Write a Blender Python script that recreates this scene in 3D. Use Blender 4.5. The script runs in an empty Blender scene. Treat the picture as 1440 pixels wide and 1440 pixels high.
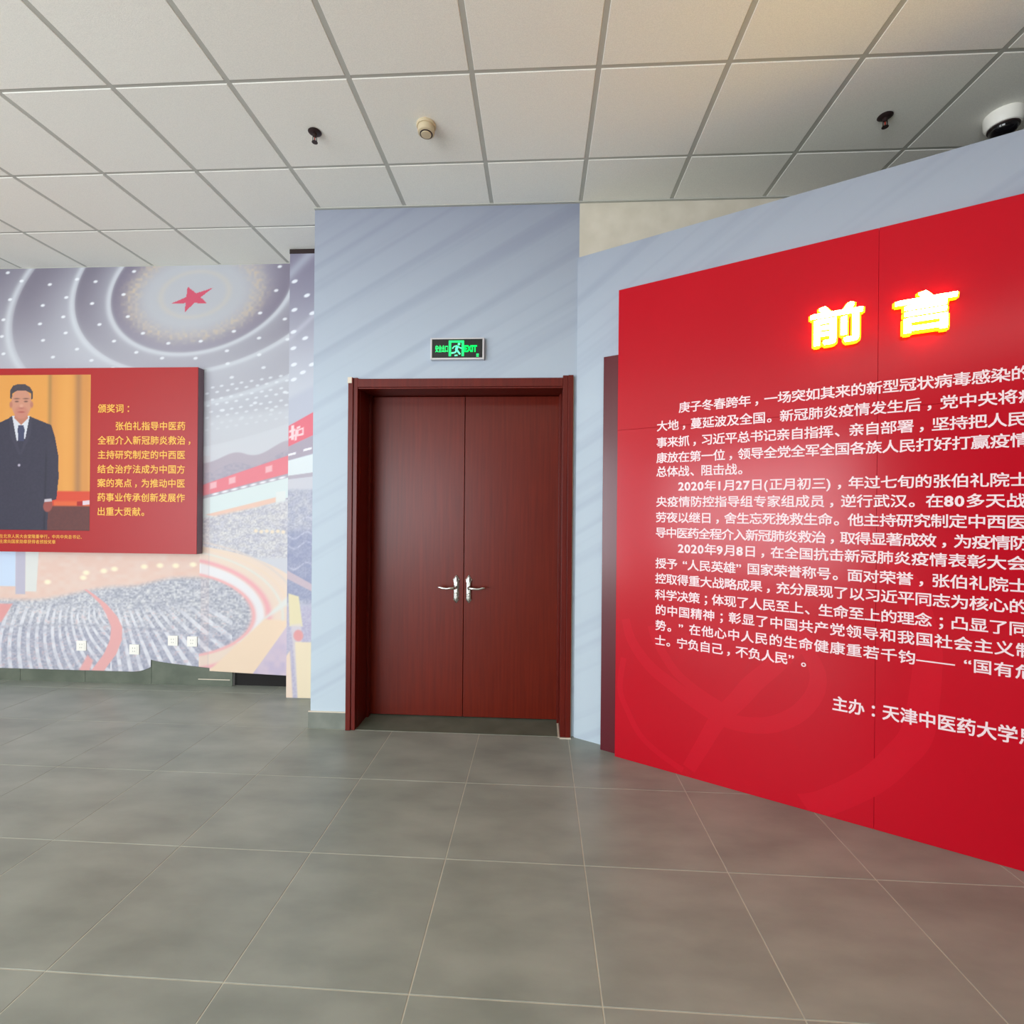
import bpy, bmesh, math, random
import numpy as np
from mathutils import Vector, Matrix

S = bpy.context.scene
COL = S.collection
random.seed(7)
RNG = np.random.RandomState(11)

# ---------------------------------------------------------------- camera, light, exposure
H_CAM, H_CEIL = 1.51, 3.60
cam_d = bpy.data.cameras.new('camera')
cam_d.sensor_width = 36.0
cam_d.lens = 36.0 * 690.0 / 1440.0
cam_d.clip_start = 0.02
cam = bpy.data.objects.new('camera', cam_d)
COL.objects.link(cam)
yaw, roll = 0.055, 0.0090
fw = Vector((-math.sin(yaw), math.cos(yaw), 0))
r0 = Vector((math.cos(yaw), math.sin(yaw), 0))
up = Vector((0, 0, 1))
rt = r0 * math.cos(roll) + up * math.sin(roll)
uu = up * math.cos(roll) - r0 * math.sin(roll)
cam.matrix_world = Matrix(((rt.x, uu.x, -fw.x, 0), (rt.y, uu.y, -fw.y, 0), (rt.z, uu.z, -fw.z, H_CAM), (0, 0, 0, 1)))
S.camera = cam

S.view_settings.view_transform = 'Standard'
S.view_settings.look = 'None'
S.view_settings.gamma = 1.0
S.view_settings.use_curve_mapping = False
S.view_settings.exposure = 0.0
S.cycles.use_denoising = True
S.cycles.max_bounces = 10
S.cycles.diffuse_bounces = 7
S.cycles.sample_clamp_indirect = 8.0

w = bpy.data.worlds.new('overcast daylight')
S.world = w
w.use_nodes = True
w.node_tree.nodes['Background'].inputs['Color'].default_value = (0.80, 0.90, 1.0, 1)
w.node_tree.nodes['Background'].inputs['Strength'].default_value = 1.0


def area(name, loc, direction, sx, sy, power, color):
    d = bpy.data.lights.new(name, 'AREA')
    d.shape = 'RECTANGLE'
    d.size, d.size_y = sx, sy
    d.energy = power
    d.color = color
    o = bpy.data.objects.new(name, d)
    COL.objects.link(o)
    o.location = loc
    o.rotation_euler = Vector(direction).to_track_quat('-Z', 'Z').to_euler()
    return o


# daylight standing in the two window bands behind the camera, plus an added, unseen fill lamp overhead
area('window_daylight_back', (-4.3, -4.85, 1.60), (0.0, 1, 0.10), 4.6, 2.5, 400, (0.92, 0.955, 1.0))
area('window_daylight_side', (-6.85, -2.2, 1.60), (1, 0.0, 0.10), 4.2, 2.5, 240, (0.92, 0.955, 1.0))
area('unseen_fill_light', (0.3, -2.2, 3.55), (0, 0, -1), 3.0, 1.2, 45, (1.0, 0.95, 0.88))

# ---------------------------------------------------------------- helpers


def lin(c):
    c = np.asarray(c, float) / 255.0
    return np.where(c <= 0.04045, c / 12.92, ((c + 0.055) / 1.055) ** 2.4)


def L(r, g, b):
    v = lin((r, g, b))
    return (float(v[0]), float(v[1]), float(v[2]), 1.0)


def mat(name, base, rough=0.6, metal=0.0, spec=0.5, emit=None, estr=0.0, coat=0.0):
    m = bpy.data.materials.new(name)
    m.use_nodes = True
    b = m.node_tree.nodes['Principled BSDF']
    b.inputs['Base Color'].default_value = base
    b.inputs['Roughness'].default_value = rough
    b.inputs['Metallic'].default_value = metal
    b.inputs['Specular IOR Level'].default_value = spec
    if coat:
        b.inputs['Coat Weight'].default_value = coat
        b.inputs['Coat Roughness'].default_value = 0.15
    if emit:
        b.inputs['Emission Color'].default_value = emit
        b.inputs['Emission Strength'].default_value = estr
    return m


def nodes(m):
    nt = m.node_tree
    return nt, nt.nodes, nt.links, nt.nodes['Principled BSDF']


def noise_mat(name, c1, c2, scale=30.0, rough=0.7, stretch=(1, 1, 1), bump=0.0, detail=4.0, spec=0.4, coat=0.0, lo=0.35, hi=0.65, rnd=0.0):
    m = mat(name, c1, rough, spec=spec, coat=coat)
    nt, N, K, b = nodes(m)
    tc = N.new('ShaderNodeTexCoord')
    mp = N.new('ShaderNodeMapping')
    mp.inputs['Scale'].default_value = stretch
    nz = N.new('ShaderNodeTexNoise')
    nz.inputs['Scale'].default_value = scale
    nz.inputs['Detail'].default_value = detail
    cr = N.new('ShaderNodeValToRGB')
    cr.color_ramp.elements[0].position = lo
    cr.color_ramp.elements[1].position = hi
    cr.color_ramp.elements[0].color = c1
    cr.color_ramp.elements[1].color = c2
    geo = N.new('ShaderNodeNewGeometry')
    K.new(geo.outputs['Position'], mp.inputs['Vector'])
    K.new(mp.outputs['Vector'], nz.inputs['Vector'])
    K.new(nz.outputs['Fac'], cr.inputs['Fac'])
    out = cr.outputs['Color']
    if rnd:
        oi = N.new('ShaderNodeObjectInfo')
        mr = N.new('ShaderNodeMapRange')
        mr.inputs['To Min'].default_value = 1.0 - rnd
        mr.inputs['To Max'].default_value = 1.0 + rnd
        K.new(oi.outputs['Random'], mr.inputs['Value'])
        hs = N.new('ShaderNodeHueSaturation')
        K.new(mr.outputs['Result'], hs.inputs['Value'])
        K.new(out, hs.inputs['Color'])
        out = hs.outputs['Color']
    K.new(out, b.inputs['Base Color'])
    if bump:
        bp = N.new('ShaderNodeBump')
        bp.inputs['Strength'].default_value = bump
        bp.inputs['Distance'].default_value = 0.002
        K.new(nz.outputs['Fac'], bp.inputs['Height'])
        K.new(bp.outputs['Normal'], b.inputs['Normal'])
    return m


def link(name, me, m=None, parent=None, loc=None):
    o = bpy.data.objects.new(name, me)
    COL.objects.link(o)
    if m is not None:
        for x in (m if isinstance(m, (list, tuple)) else [m]):
            me.materials.append(x)
    if parent is not None:
        o.parent = parent
    if loc is not None:
        o.location = loc
    return o


def bm_box(bm, x0, x1, y0, y1, z0, z1, mi=0):
    v = [bm.verts.new(p) for p in ((x0, y0, z0), (x1, y0, z0), (x1, y1, z0), (x0, y1, z0), (x0, y0, z1), (x1, y0, z1), (x1, y1, z1), (x0, y1, z1))]
    for f in ((0, 3, 2, 1), (4, 5, 6, 7), (0, 1, 5, 4), (1, 2, 6, 5), (2, 3, 7, 6), (3, 0, 4, 7)):
        bm.faces.new([v[i] for i in f]).material_index = mi


def finish(name, bm, m, parent=None, bevel=0.0, smooth=False, loc=None, seg=2):
    if bevel:
        bmesh.ops.bevel(bm, geom=bm.edges[:], offset=bevel, segments=seg, profile=0.5, affect='EDGES')
    bmesh.ops.recalc_face_normals(bm, faces=bm.faces[:])
    me = bpy.data.meshes.new(name)
    bm.to_mesh(me)
    bm.free()
    if smooth:
        for p in me.polygons:
            p.use_smooth = True
    return link(name, me, m, parent, loc)


def boxes(name, bs, m, parent=None, bevel=0.0, loc=None):
    bm = bmesh.new()
    for b in bs:
        bm_box(bm, *b)
    return finish(name, bm, m, parent, bevel, loc=loc)


def lathe(name, prof, m, parent=None, loc=(0, 0, 0), n=40, smooth=True):
    """profile [(r, z)] turned about z"""
    bm = bmesh.new()
    rings = []
    for r, z in prof:
        if r < 1e-6:
            rings.append([bm.verts.new((0, 0, z))])
        else:
            rings.append([bm.verts.new((r * math.cos(2 * math.pi * k / n), r * math.sin(2 * math.pi * k / n), z)) for k in range(n)])
    for a, b in zip(rings, rings[1:]):
        for k in range(n):
            k2 = (k + 1) % n
            q = [a[k % len(a)], a[k2 % len(a)], b[k2 % len(b)], b[k % len(b)]]
            u = []
            for x in q:
                if x not in u:
                    u.append(x)
            if len(u) > 2:
                bm.faces.new(u)
    o = finish(name, bm, m, parent, loc=loc)
    if smooth:
        for p in o.data.polygons:
            p.use_smooth = True
        o.data.set_sharp_from_angle(angle=math.radians(35))
    return o


def empty(name, loc, rz=0.0, label=None, cat=None, group=None, kind=None):
    o = bpy.data.objects.new(name, None)
    o.empty_display_size = 0.1
    COL.objects.link(o)
    o.location = loc
    o.rotation_euler = (0, 0, rz)
    return tag(o, label, cat, group, kind)


def tag(o, label=None, cat=None, group=None, kind=None):
    if label:
        o['label'] = label
    if cat:
        o['category'] = cat
    if group:
        o['group'] = group
    if kind:
        o['kind'] = kind
    return o


def copy_tree(o, parent=None):
    c = o.copy()
    COL.objects.link(c)
    c.parent = parent
    for ch in list(o.children):
        copy_tree(ch, c)
    return c


# ---------------------------------------------------------------- lettering
GL = {}


def glyph(ch, off=0.018, extrude=0.0):
    key = (ch, off, extrude)
    if key in GL:
        return GL[key]
    c = bpy.data.curves.new('glyph', 'FONT')
    c.body = ch
    c.size = 1.0
    c.offset = off
    c.extrude = extrude
    c.resolution_u = 3
    c.offset = 0.0
    o = bpy.data.objects.new('glyph', c)
    COL.objects.link(o)
    bpy.context.view_layer.update()
    dg = bpy.context.evaluated_depsgraph_get()
    ev = o.evaluated_get(dg)
    m = ev.to_mesh()
    vs = np.array([v.co[:] for v in m.vertices]).reshape(-1, 3)
    fs = [tuple(p.vertices) for p in m.polygons]
    ev.to_mesh_clear()
    bpy.data.objects.remove(o)
    bpy.data.curves.remove(c)
    if off > 0:      # heavier weight: the same strokes laid over each other, shifted by the wanted offset
        V, F = [], []
        k8 = 4 if off < 0.03 else 8
        for k in range(k8):
            a = 2 * math.pi * (k + 0.5) / k8
            F += [tuple(i + len(vs) * k for i in f) for f in fs]
            V.append(vs + np.array([math.cos(a), math.sin(a), 0.0]) * off * (1.25 if k8 == 4 else 1.0) + np.array([0, 0, 0.0004 * k]))
        vs, fs = np.concatenate(V), F
    GL[key] = (vs, fs)
    return GL[key]


def adv(ch):
    if ch in '0123456789':
        return 0.56
    if ch in '()':
        return 0.42
    if ch in '“”':
        return 0.85
    if ch == ' ':
        return 0.35
    return 1.0


SHIFT = {'，': 0.2, '；': 0.25, '：': 0.25, '“': 0.42, '”': 0.0, '。': 0.05, '、': 0.05}


def text_mesh(name, s, size, x0, z0, y, m, parent, width=None, pitch=None, off=0.018, sx=1.0):
    """flat print in a vertical plane: x along the wall, z up, facing -y"""
    tot = sum(adv(c) for c in s)
    p = (width / tot) if width else (pitch or size)
    V, F = [], []
    x = x0
    n = 0
    for ch in s:
        a = adv(ch)
        if ch not in ' \u3000':
            vs, fs = glyph(ch, off * (2.0 if ch in '0123456789' else 1.0))
            gx = vs[:, 0] * size * sx + x + SHIFT.get(ch, 0.0) * p + (a * p - a * size * sx) / 2 * (ch not in SHIFT)
            V.append(np.stack([gx, y - vs[:, 2] * 0.3, vs[:, 1] * size + z0 + 0.08 * size], 1))
            F += [tuple(i + n for i in f) for f in fs]
            n += len(vs)
        x += a * p
    me = bpy.data.meshes.new(name)
    me.from_pydata(np.concatenate(V).tolist(), [], F)
    me.update()
    return link(name, me, m, parent)


def ribbon(bm, pts, width, y):
    """flat printed stroke through smooth points"""
    P = [Vector((a, b)) for a, b in pts]
    Q = []
    for i in range(len(P) - 1):
        p0, p1, p2, p3 = P[max(i - 1, 0)], P[i], P[i + 1], P[min(i + 2, len(P) - 1)]
        for k in range(8):
            t = k / 8
            Q.append(0.5 * ((2 * p1) + (p2 - p0) * t + (2 * p0 - 5 * p1 + 4 * p2 - p3) * t * t + (3 * p1 - p0 - 3 * p2 + p3) * t ** 3))
    Q.append(P[-1])
    prev = None
    for i, q in enumerate(Q):
        d = (Q[min(i + 1, len(Q) - 1)] - Q[max(i - 1, 0)]).normalized()
        nn = Vector((-d.y, d.x))
        ww = width(i / (len(Q) - 1)) if callable(width) else width
        a, b = q + nn * ww / 2, q - nn * ww / 2
        a.y, b.y = max(a.y, 0.004), max(b.y, 0.004)
        cur = (bm.verts.new((a.x, y, a.y)), bm.verts.new((b.x, y, b.y)))
        if prev:
            try:
                bm.faces.new((prev[0], cur[0], cur[1], prev[1]))
            except ValueError:
                pass
        prev = cur


# ---------------------------------------------------------------- materials
M = {}
M['ceil_tile'] = noise_mat('mineral fibre tile', L(232, 232, 226), L(244, 243, 236), 260, 0.9, bump=0.25, spec=0.2, rnd=0.02)
M['ceil_bar'] = mat('grey grid bar', L(182, 183, 176), 0.6)
M['room_dark'] = noise_mat('grey room wall', L(120, 118, 120), L(128, 126, 126), 5, 0.85, spec=0.2)  # unseen rear and right walls, darkened to cut bounce light
M['plaster'] = noise_mat('cream plaster', L(205, 198, 182), L(214, 207, 192), 8, 0.85, spec=0.2)
M['room'] = noise_mat('plain room wall', L(205, 206, 208), L(214, 214, 215), 5, 0.85, spec=0.2)
M['floor_tile'] = noise_mat('grey cement floor tile', L(136, 142, 134), L(160, 165, 156), 2.6, 0.36, stretch=(1.0, 2.2, 1), detail=9, spec=0.5, lo=0.3, hi=0.7, rnd=0.03)
M['grout'] = noise_mat('pale grout', L(196, 195, 182), L(212, 210, 196), 12, 0.9, spec=0.1)
M['skirting'] = noise_mat('grey tile skirting', L(120, 126, 118), L(138, 143, 134), 6, 0.4)
M['skirting_shaded'] = noise_mat('grey tile skirting with shade in colour', L(92, 100, 88), L(108, 115, 102), 6, 0.4)  # darkened for the shade under the mural; also used on the threshold
M['caulk'] = mat('white caulk', L(225, 214, 196), 0.8)
M['gap_shade'] = mat('gap shade colour', L(28, 26, 26), 0.9)  # shade of the hole put into the colour


def wallpaper(name):
    """printed pale blue paper: sky-like fade with height, upper wall shade painted in, and faint slanting streaks"""
    m = mat(name, L(180, 196, 216), 0.62, spec=0.3)
    nt, N, K, b = nodes(m)
    tc = N.new('ShaderNodeTexCoord')
    sp = N.new('ShaderNodeSeparateXYZ')
    K.new(tc.outputs['Object'], sp.inputs[0])
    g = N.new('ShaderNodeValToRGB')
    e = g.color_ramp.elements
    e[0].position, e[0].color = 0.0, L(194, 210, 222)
    e[1].position, e[1].color = 1.0, L(148, 154, 170)  # darker top: print fade plus upper wall shade put into the colour
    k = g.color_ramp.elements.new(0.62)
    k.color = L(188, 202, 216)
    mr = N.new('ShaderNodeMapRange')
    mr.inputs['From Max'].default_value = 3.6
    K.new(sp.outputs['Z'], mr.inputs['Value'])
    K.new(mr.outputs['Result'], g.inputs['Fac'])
    mp = N.new('ShaderNodeMapping')
    mp.vector_type = 'TEXTURE'
    mp.inputs['Rotation'].default_value = (0, -math.radians(30), 0)
    K.new(tc.outputs['Object'], mp.inputs['Vector'])
    mp2 = N.new('ShaderNodeMapping')
    mp2.inputs['Scale'].default_value = (0.11, 0.0, 5.0)
    K.new(mp.outputs['Vector'], mp2.inputs['Vector'])
    nz = N.new('ShaderNodeTexNoise')
    nz.inputs['Scale'].default_value = 1.9
    nz.inputs['Detail'].default_value = 2.0
    K.new(mp2.outputs['Vector'], nz.inputs['Vector'])
    cr = N.new('ShaderNodeValToRGB')
    cr.color_ramp.elements[0].position, cr.color_ramp.elements[0].color = 0.33, (0.78, 0.78, 0.84, 1)
    cr.color_ramp.elements[1].position, cr.color_ramp.elements[1].color = 0.50, (1, 1, 1, 1)
    K.new(nz.outputs['Fac'], cr.inputs['Fac'])
    mx = N.new('ShaderNodeMix')
    mx.data_type = 'RGBA'
    mx.blend_type = 'MULTIPLY'
    mx.inputs[0].default_value = 0.55
    K.new(g.outputs['Color'], mx.inputs[6])
    K.new(cr.outputs['Color'], mx.inputs[7])
    K.new(mx.outputs[2], b.inputs['Base Color'])
    return m


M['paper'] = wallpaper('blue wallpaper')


def wood(name, c1, c2, rough=0.35):
    m = mat(name, c1, rough, spec=0.28)
    nt, N, K, b = nodes(m)
    geo = N.new('ShaderNodeNewGeometry')
    mp = N.new('ShaderNodeMapping')
    mp.inputs['Scale'].default_value = (38, 38, 1.4)
    nz = N.new('ShaderNodeTexNoise')
    nz.inputs['Scale'].default_value = 1.6
    nz.inputs['Detail'].default_value = 7
    cr = N.new('ShaderNodeValToRGB')
    cr.color_ramp.elements[0].position, cr.color_ramp.elements[0].color = 0.35, c1
    cr.color_ramp.elements[1].position, cr.color_ramp.elements[1].color = 0.68, c2
    K.new(geo.outputs['Position'], mp.inputs['Vector'])
    K.new(mp.outputs['Vector'], nz.inputs['Vector'])
    K.new(nz.outputs['Fac'], cr.inputs['Fac'])
    K.new(cr.outputs['Color'], b.inputs['Base Color'])
    return m


M['leaf'] = wood('mahogany veneer', L(96, 23, 8), L(112, 30, 12), 0.33)
M['casing'] = wood('mahogany casing', L(90, 20, 12), L(106, 26, 15), 0.36)
M['chrome'] = mat('satin chrome', L(205, 205, 200), 0.22, metal=1.0)
M['red_board'] = noise_mat('glossy red print', L(190, 9, 32), L(196, 11, 35), 1.2, 0.20, spec=0.26, detail=1)
M['red_emblem'] = noise_mat('lighter red print', L(199, 14, 37), L(205, 17, 40), 1.2, 0.20, spec=0.26, detail=1)
M['maroon'] = mat('maroon backing board', L(92, 18, 32), 0.22)
M['white_print'] = mat('pale pink white print', L(250, 226, 232), 0.5)
M['yellow_print'] = mat('yellow print', L(246, 190, 78), 0.5)
M['letter_face'] = mat('lit letter face', L(255, 240, 190), 0.5, emit=(1.0, 0.84, 0.20, 1), estr=95)
M['letter_halo'] = mat('yellow letter halo glow', L(255, 200, 10), 0.5, emit=(1.0, 0.62, 0.004, 1), estr=1.4)  # emission stands in for the camera bloom around the letters
M['red_left'] = mat('satin red print', L(170, 24, 28), 0.40)
M['board_edge'] = mat('dark board edge', L(122, 98, 106), 0.6)
M['white_plastic'] = mat('white plastic', L(246, 244, 236), 0.45)
M['cream_plastic'] = mat('cream plastic', L(206, 190, 158), 0.5)
M['slot'] = mat('grey slot', L(170, 168, 160), 0.6)
M['black_glass'] = mat('smoked dome', L(14, 12, 16), 0.08)
M['dark_metal'] = mat('dark bronze metal', L(52, 38, 38), 0.45, metal=0.4)
M['red_bulb'] = mat('red glass bulb', L(150, 40, 30), 0.2)
M['sign_frame'] = mat('silver frame', L(206, 204, 208), 0.35, metal=0.5)
M['sign_black'] = mat('black sign face', L(8, 12, 10), 0.4)
M['sign_green'] = mat('lit green', L(10, 200, 90), 0.4, emit=(0.0, 0.80, 0.16, 1), estr=1.3)
M['sign_pale'] = mat('lit pale green', L(90, 240, 170), 0.4, emit=(0.10, 1.0, 0.40, 1), estr=1.2)
M['window_frame'] = mat('white window frame', L(225, 226, 228), 0.5)


def vcol_mat(name, rough=0.6):
    m = mat(name, (0.8, 0.8, 0.8, 1), rough, spec=0.3)
    nt, N, K, b = nodes(m)
    a = N.new('ShaderNodeAttribute')
    a.attribute_name = 'print'
    K.new(a.outputs['Color'], b.inputs['Base Color'])
    return m


M['mural'] = vcol_mat('mural print', 0.6)
M['photo'] = vcol_mat('photo print', 0.45)

# ---------------------------------------------------------------- floor
X0F, Y0F = 0.208, 3.313
TX0, TY0, T = X0F - 11 * 0.6, Y0F + 1.2, 0.6
floor = boxes('floor', [(-7.2, 5.4, -5.2, 4.7, -0.12, -0.0015)], M['grout'])
tag(floor, 'grey cement tile floor with pale thin joints', None, None, 'structure')


def tile_mesh(name, w_, d_, top, bottom, ch, m):
    bm = bmesh.new()
    s = 1 if top > bottom else -1
    def ring(i, z):
        return [bm.verts.new(p) for p in ((i, i, z), (w_ - i, i, z), (w_ - i, d_ - i, z), (i, d_ - i, z))]
    a, b_, c = ring(0, bottom), ring(0, top - s * ch), ring(ch, top)
    for p, q in ((a, b_), (b_, c)):
        for k in range(4):
            bm.faces.new((p[k], p[(k + 1) % 4], q[(k + 1) % 4], q[k]))
    bm.faces.new(c)
    bm.faces.new(a[::-1])
    bmesh.ops.recalc_face_normals(bm, faces=bm.faces[:])
    me = bpy.data.meshes.new(name)
    bm.to_mesh(me)
    bm.free()
    me.materials.append(m)
    return me


J = 0.0042
ft = tile_mesh('floor_tile', T - J, T - J, 0.0, -0.004, 0.0008, M['floor_tile'])
for i in range(18):
    for j in range(11):
        x, y = TX0 + i * T, TY0 - (j + 1) * T
        if x > 4.3 or y < -2.0 or y > 4.2:
            continue
        if x > 0.95 and y > 3.2:
            continue
        o = bpy.data.objects.new('floor_tile', ft)
        COL.objects.link(o)
        o.parent = floor
        o.location = (x + J / 2, y + J / 2, 0.0)

# ---------------------------------------------------------------- ceiling
CX0, CY0 = 0.262, 2.321
BW = 0.024
ceiling = boxes('ceiling', [(-7.2, 5.4, -5.2, 4.7, H_CEIL + 0.02, H_CEIL + 0.14)], M['plaster'])
tag(ceiling, 'suspended ceiling of pale square tiles in a grey grid', None, None, 'structure')
cell_cache = {}
YB, XB = 3.33, -1.574
for i in range(-8, 12):
    for j in range(-7, 3):
        xa, xb = CX0 + (i - 4) * 0.6 + BW / 2, CX0 + (i - 3) * 0.6 - BW / 2
        ya, yb = CY0 + j * 0.6 + 0.009, CY0 + (j + 1) * 0.6 - 0.009
        if xa < -6.9:
            continue
        lim = YB if xb > XB + 0.05 else 4.06
        yb = min(yb, lim)
        if yb - ya < 0.03 or xa > 4.6:
            continue
        k = (round(xb - xa, 3), round(yb - ya, 3))
        if k not in cell_cache:
            cell_cache[k] = tile_mesh('ceiling_tile', k[0], k[1], 0.0, 0.018, 0.003, M['ceil_tile'])
        o = bpy.data.objects.new('ceiling_tile', cell_cache[k])
        COL.objects.link(o)
        o.parent = ceiling
        o.location = (xa, ya, H_CEIL + 0.001)
for i in range(-8, 13):
    x = CX0 + (i - 4) * 0.6
    if x < -6.9 or x > 4.7:
        continue
    yb = YB if x > XB else 4.06
    boxes('grid_bar', [(x - BW / 2, x + BW / 2, CY0 - 4.2, yb, H_CEIL + 0.003, H_CEIL + 0.012)], M['ceil_bar'], ceiling)
for j in range(-7, 3):
    y = CY0 + j * 0.6
    xr = 4.7 if y < YB else XB
    boxes('grid_bar', [(-6.9, xr, y - 0.009, y + 0.009, H_CEIL + 0.004, H_CEIL + 0.013)], M['ceil_bar'], ceiling)
boxes('grid_bar', [(-6.9, 4.7, CY0 - 4.2 - 0.6, CY0 - 4.2, H_CEIL - 0.002, H_CEIL + 0.02)], M['ceil_bar'], ceiling)
boxes('wall_angle', [(XB, 4.7, YB - 0.018, YB, H_CEIL - 0.004, H_CEIL + 0.004), (-6.9, XB, 4.042, 4.06, H_CEIL - 0.004, H_CEIL + 0.004)], M['ceil_bar'], ceiling)

# ---------------------------------------------------------------- walls
HW = H_CEIL + 0.02
DX0, DX1, DZ = -1.262, 0.168, 2.375   # rough opening of the doorway
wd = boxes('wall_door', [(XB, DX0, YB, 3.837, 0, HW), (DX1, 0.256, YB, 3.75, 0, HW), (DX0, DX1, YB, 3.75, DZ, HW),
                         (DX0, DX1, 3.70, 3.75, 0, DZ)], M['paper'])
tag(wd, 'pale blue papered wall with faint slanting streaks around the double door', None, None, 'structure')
wl = boxes('wall_front', [(0.256, 5.0, YB, 3.75, 0, HW)], M['plaster'])
tag(wl, 'cream plaster wall showing above the slanted blue partition', None, None, 'structure')
# back wall with the hole under the last mural sheet
wb = boxes('wall_back', [(-7.0, -2.60, 4.06, 4.5, 0, HW), (-2.60, XB, 4.06, 4.5, 0.125, HW), (-2.60, XB, 4.36, 4.5, 0, 0.125)], M['room'])
tag(wb, 'back wall behind the large printed mural', None, None, 'structure')
boxes('recess_shade', [(-2.60, -2.005, 4.085, 4.36, 0, 0.125)], M['gap_shade'], wb)  # near-black block fills the hole in place of its shade
wc = boxes('wall_side', [(-2.012, XB, 3.838, 4.06, 0, HW)], M['room'])
tag(wc, 'narrow pier between the mural and the blue door wall', None, None, 'structure')
WL = boxes('wall_left', [(-7.1, -7.0, -0.1, 4.5, 0, HW), (-7.1, -7.0, -5.1, -0.1, 0, 0.30), (-7.1, -7.0, -5.1, -0.1, 3.05, HW), (-7.1, -7.0, -5.1, -4.4, 0.30, 3.05)], M['room'])
tag(WL, 'plain wall at the left with a window band', None, None, 'structure')
WB = boxes('wall_rear', [(-7.0, -6.7, -5.1, -5.0, 0, HW), (-1.9, 4.8, -5.1, -5.0, 0, HW), (-6.7, -1.9, -5.1, -5.0, 0, 0.30), (-6.7, -1.9, -5.1, -5.0, 3.05, HW)], M['room_dark'])
tag(WB, 'plain wall behind the viewer with a window band', None, None, 'structure')
WR = boxes('wall_right', [(4.8, 4.9, -5.1, 3.4, 0, HW)], M['room_dark'])
tag(WR, 'plain wall at the far right', None, None, 'structure')
boxes_f = []
for k in range(5):
    x = -6.7 + k * 1.2
    boxes_f.append((x - 0.03, x + 0.03, -5.08, -5.02, 0.30, 3.05))
f1 = boxes('window_1', boxes_f + [(-6.7, -1.9, -5.08, -5.02, 0.30, 0.37), (-6.7, -1.9, -5.08, -5.02, 2.98, 3.05)], M['window_frame'])
tag(f1, 'white window frame behind the viewer', None, None, 'structure')
boxes_f = []
for k in range(5):
    y = -4.4 + k * 1.075
    boxes_f.append((-7.08, -7.02, y - 0.03, y + 0.03, 0.30, 3.05))
f2 = boxes('window_2', boxes_f + [(-7.08, -7.02, -4.4, -0.1, 0.30, 0.37), (-7.08, -7.02, -4.4, -0.1, 2.98, 3.05)], M['window_frame'])
tag(f2, 'white window frame in the left wall', None, None, 'structure')

# slanted blue partition: own frame, x runs along it to the right, -y faces the viewer
PO = Vector((0.501, 3.064, 0))
PA = math.atan2(-0.4802, 0.8772)
bm = bmesh.new()
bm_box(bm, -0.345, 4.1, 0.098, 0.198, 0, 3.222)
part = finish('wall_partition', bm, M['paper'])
part.location = PO
part.rotation_euler = (0, 0, PA)
tag(part, 'slanted pale blue partition carrying the large red panel', None, None, 'structure')
# clip of the hidden corner where the slanted wall meets the door wall is inside the walls

# skirting
bs = boxes('baseboard_door', [(XB - 0.012, -1.314, YB - 0.012, YB, 0, 0.112)], M['skirting'], bevel=0.001)
tag(bs, 'grey tile skirting left of the door', None, None, 'structure')
boxes('caulk_line', [(XB - 0.012, -1.314, YB - 0.012, YB + 0.001, 0.112, 0.117)], M['caulk'], bs)
bb_ = boxes('baseboard_back', [(-7.0, -4.52, 4.050, 4.06, 0, 0.24), (-4.517, -3.922, 4.050, 4.06, 0, 0.24), (-3.919, -3.322, 4.050, 4.06, 0, 0.24), (-3.319, -2.60, 4.050, 4.06, 0, 0.24)], M['skirting_shaded'])
tag(bb_, 'grey tile skirting below the mural', None, None, 'structure')
boxes('caulk_line', [(-2.90, -2.62, 4.046, 4.051, 0.052, 0.058)], M['caulk'], bb_)
tr = boxes('shade_strip_1', [(-2.015, XB, 3.828, 3.838, 3.565, 3.60)], M['dark_metal'])  # dark strip drawn for the shadow gap under the ceiling
tag(tr, 'dark strip standing in for the shadow gap on top of the pier by the mural', None, None, 'structure')

# ---------------------------------------------------------------- double door
door = empty('door_1', (-0.546, YB, 0), label='tall mahogany double door with chrome lever handles', kind='structure')


def dchild(o, p=None):
    o.parent = p or door
    o.matrix_parent_inverse = Matrix.Translation(-Vector(door.location)) if p is None else Matrix.Identity(4)
    return o


CF = 3.295
for (xo, xi, top) in ((-1.314, -1.250, 2.422), (0.222, 0.153, 2.430)):
    s = 1 if xi > xo else -1
    bm = bmesh.new()
    for a, b_, y0 in ((xo, xo + s * 0.034, CF), (xo + s * 0.034, xi, CF + 0.009)):
        bm_box(bm, min(a, b_), max(a, b_), y0, YB + 0.02, 0.002, top)
    dchild(finish('side_casing', bm, M['casing'], bevel=0.0025))
bm = bmesh.new()
bm_box(bm, -1.250, 0.153, CF + 0.006, YB + 0.02, 2.357, 2.414)
bm_box(bm, -1.250, 0.153, CF + 0.014, YB + 0.02, 2.346, 2.357)
dchild(finish('head_casing', bm, M['casing'], bevel=0.002))
bm = bmesh.new()
bm_box(bm, DX0, -1.248, YB + 0.02, 3.66, 0.002, DZ)
dchild(finish('jamb', bm, M['casing'], bevel=0.0015))
bm = bmesh.new()
bm_box(bm, 0.152, DX1, YB + 0.02, 3.66, 0.002, DZ)
dchild(finish('jamb', bm, M['casing'], bevel=0.0015))
bm = bmesh.new()
bm_box(bm, -1.248, 0.152, YB + 0.02, 3.66, 2.356, DZ)
dchild(finish('head_jamb', bm, M['casing'], bevel=0.0015))
bm = bmesh.new()
bm_box(bm, -1.248, -1.232, 3.52, 3.566, 0.002, 2.356)
dchild(finish('door_stop', bm, M['casing'], bevel=0.0015))
bm = bmesh.new()
bm_box(bm, 0.138, 0.152, 3.52, 3.566, 0.002, 2.356)
dchild(finish('door_stop', bm, M['casing'], bevel=0.0015))
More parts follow.
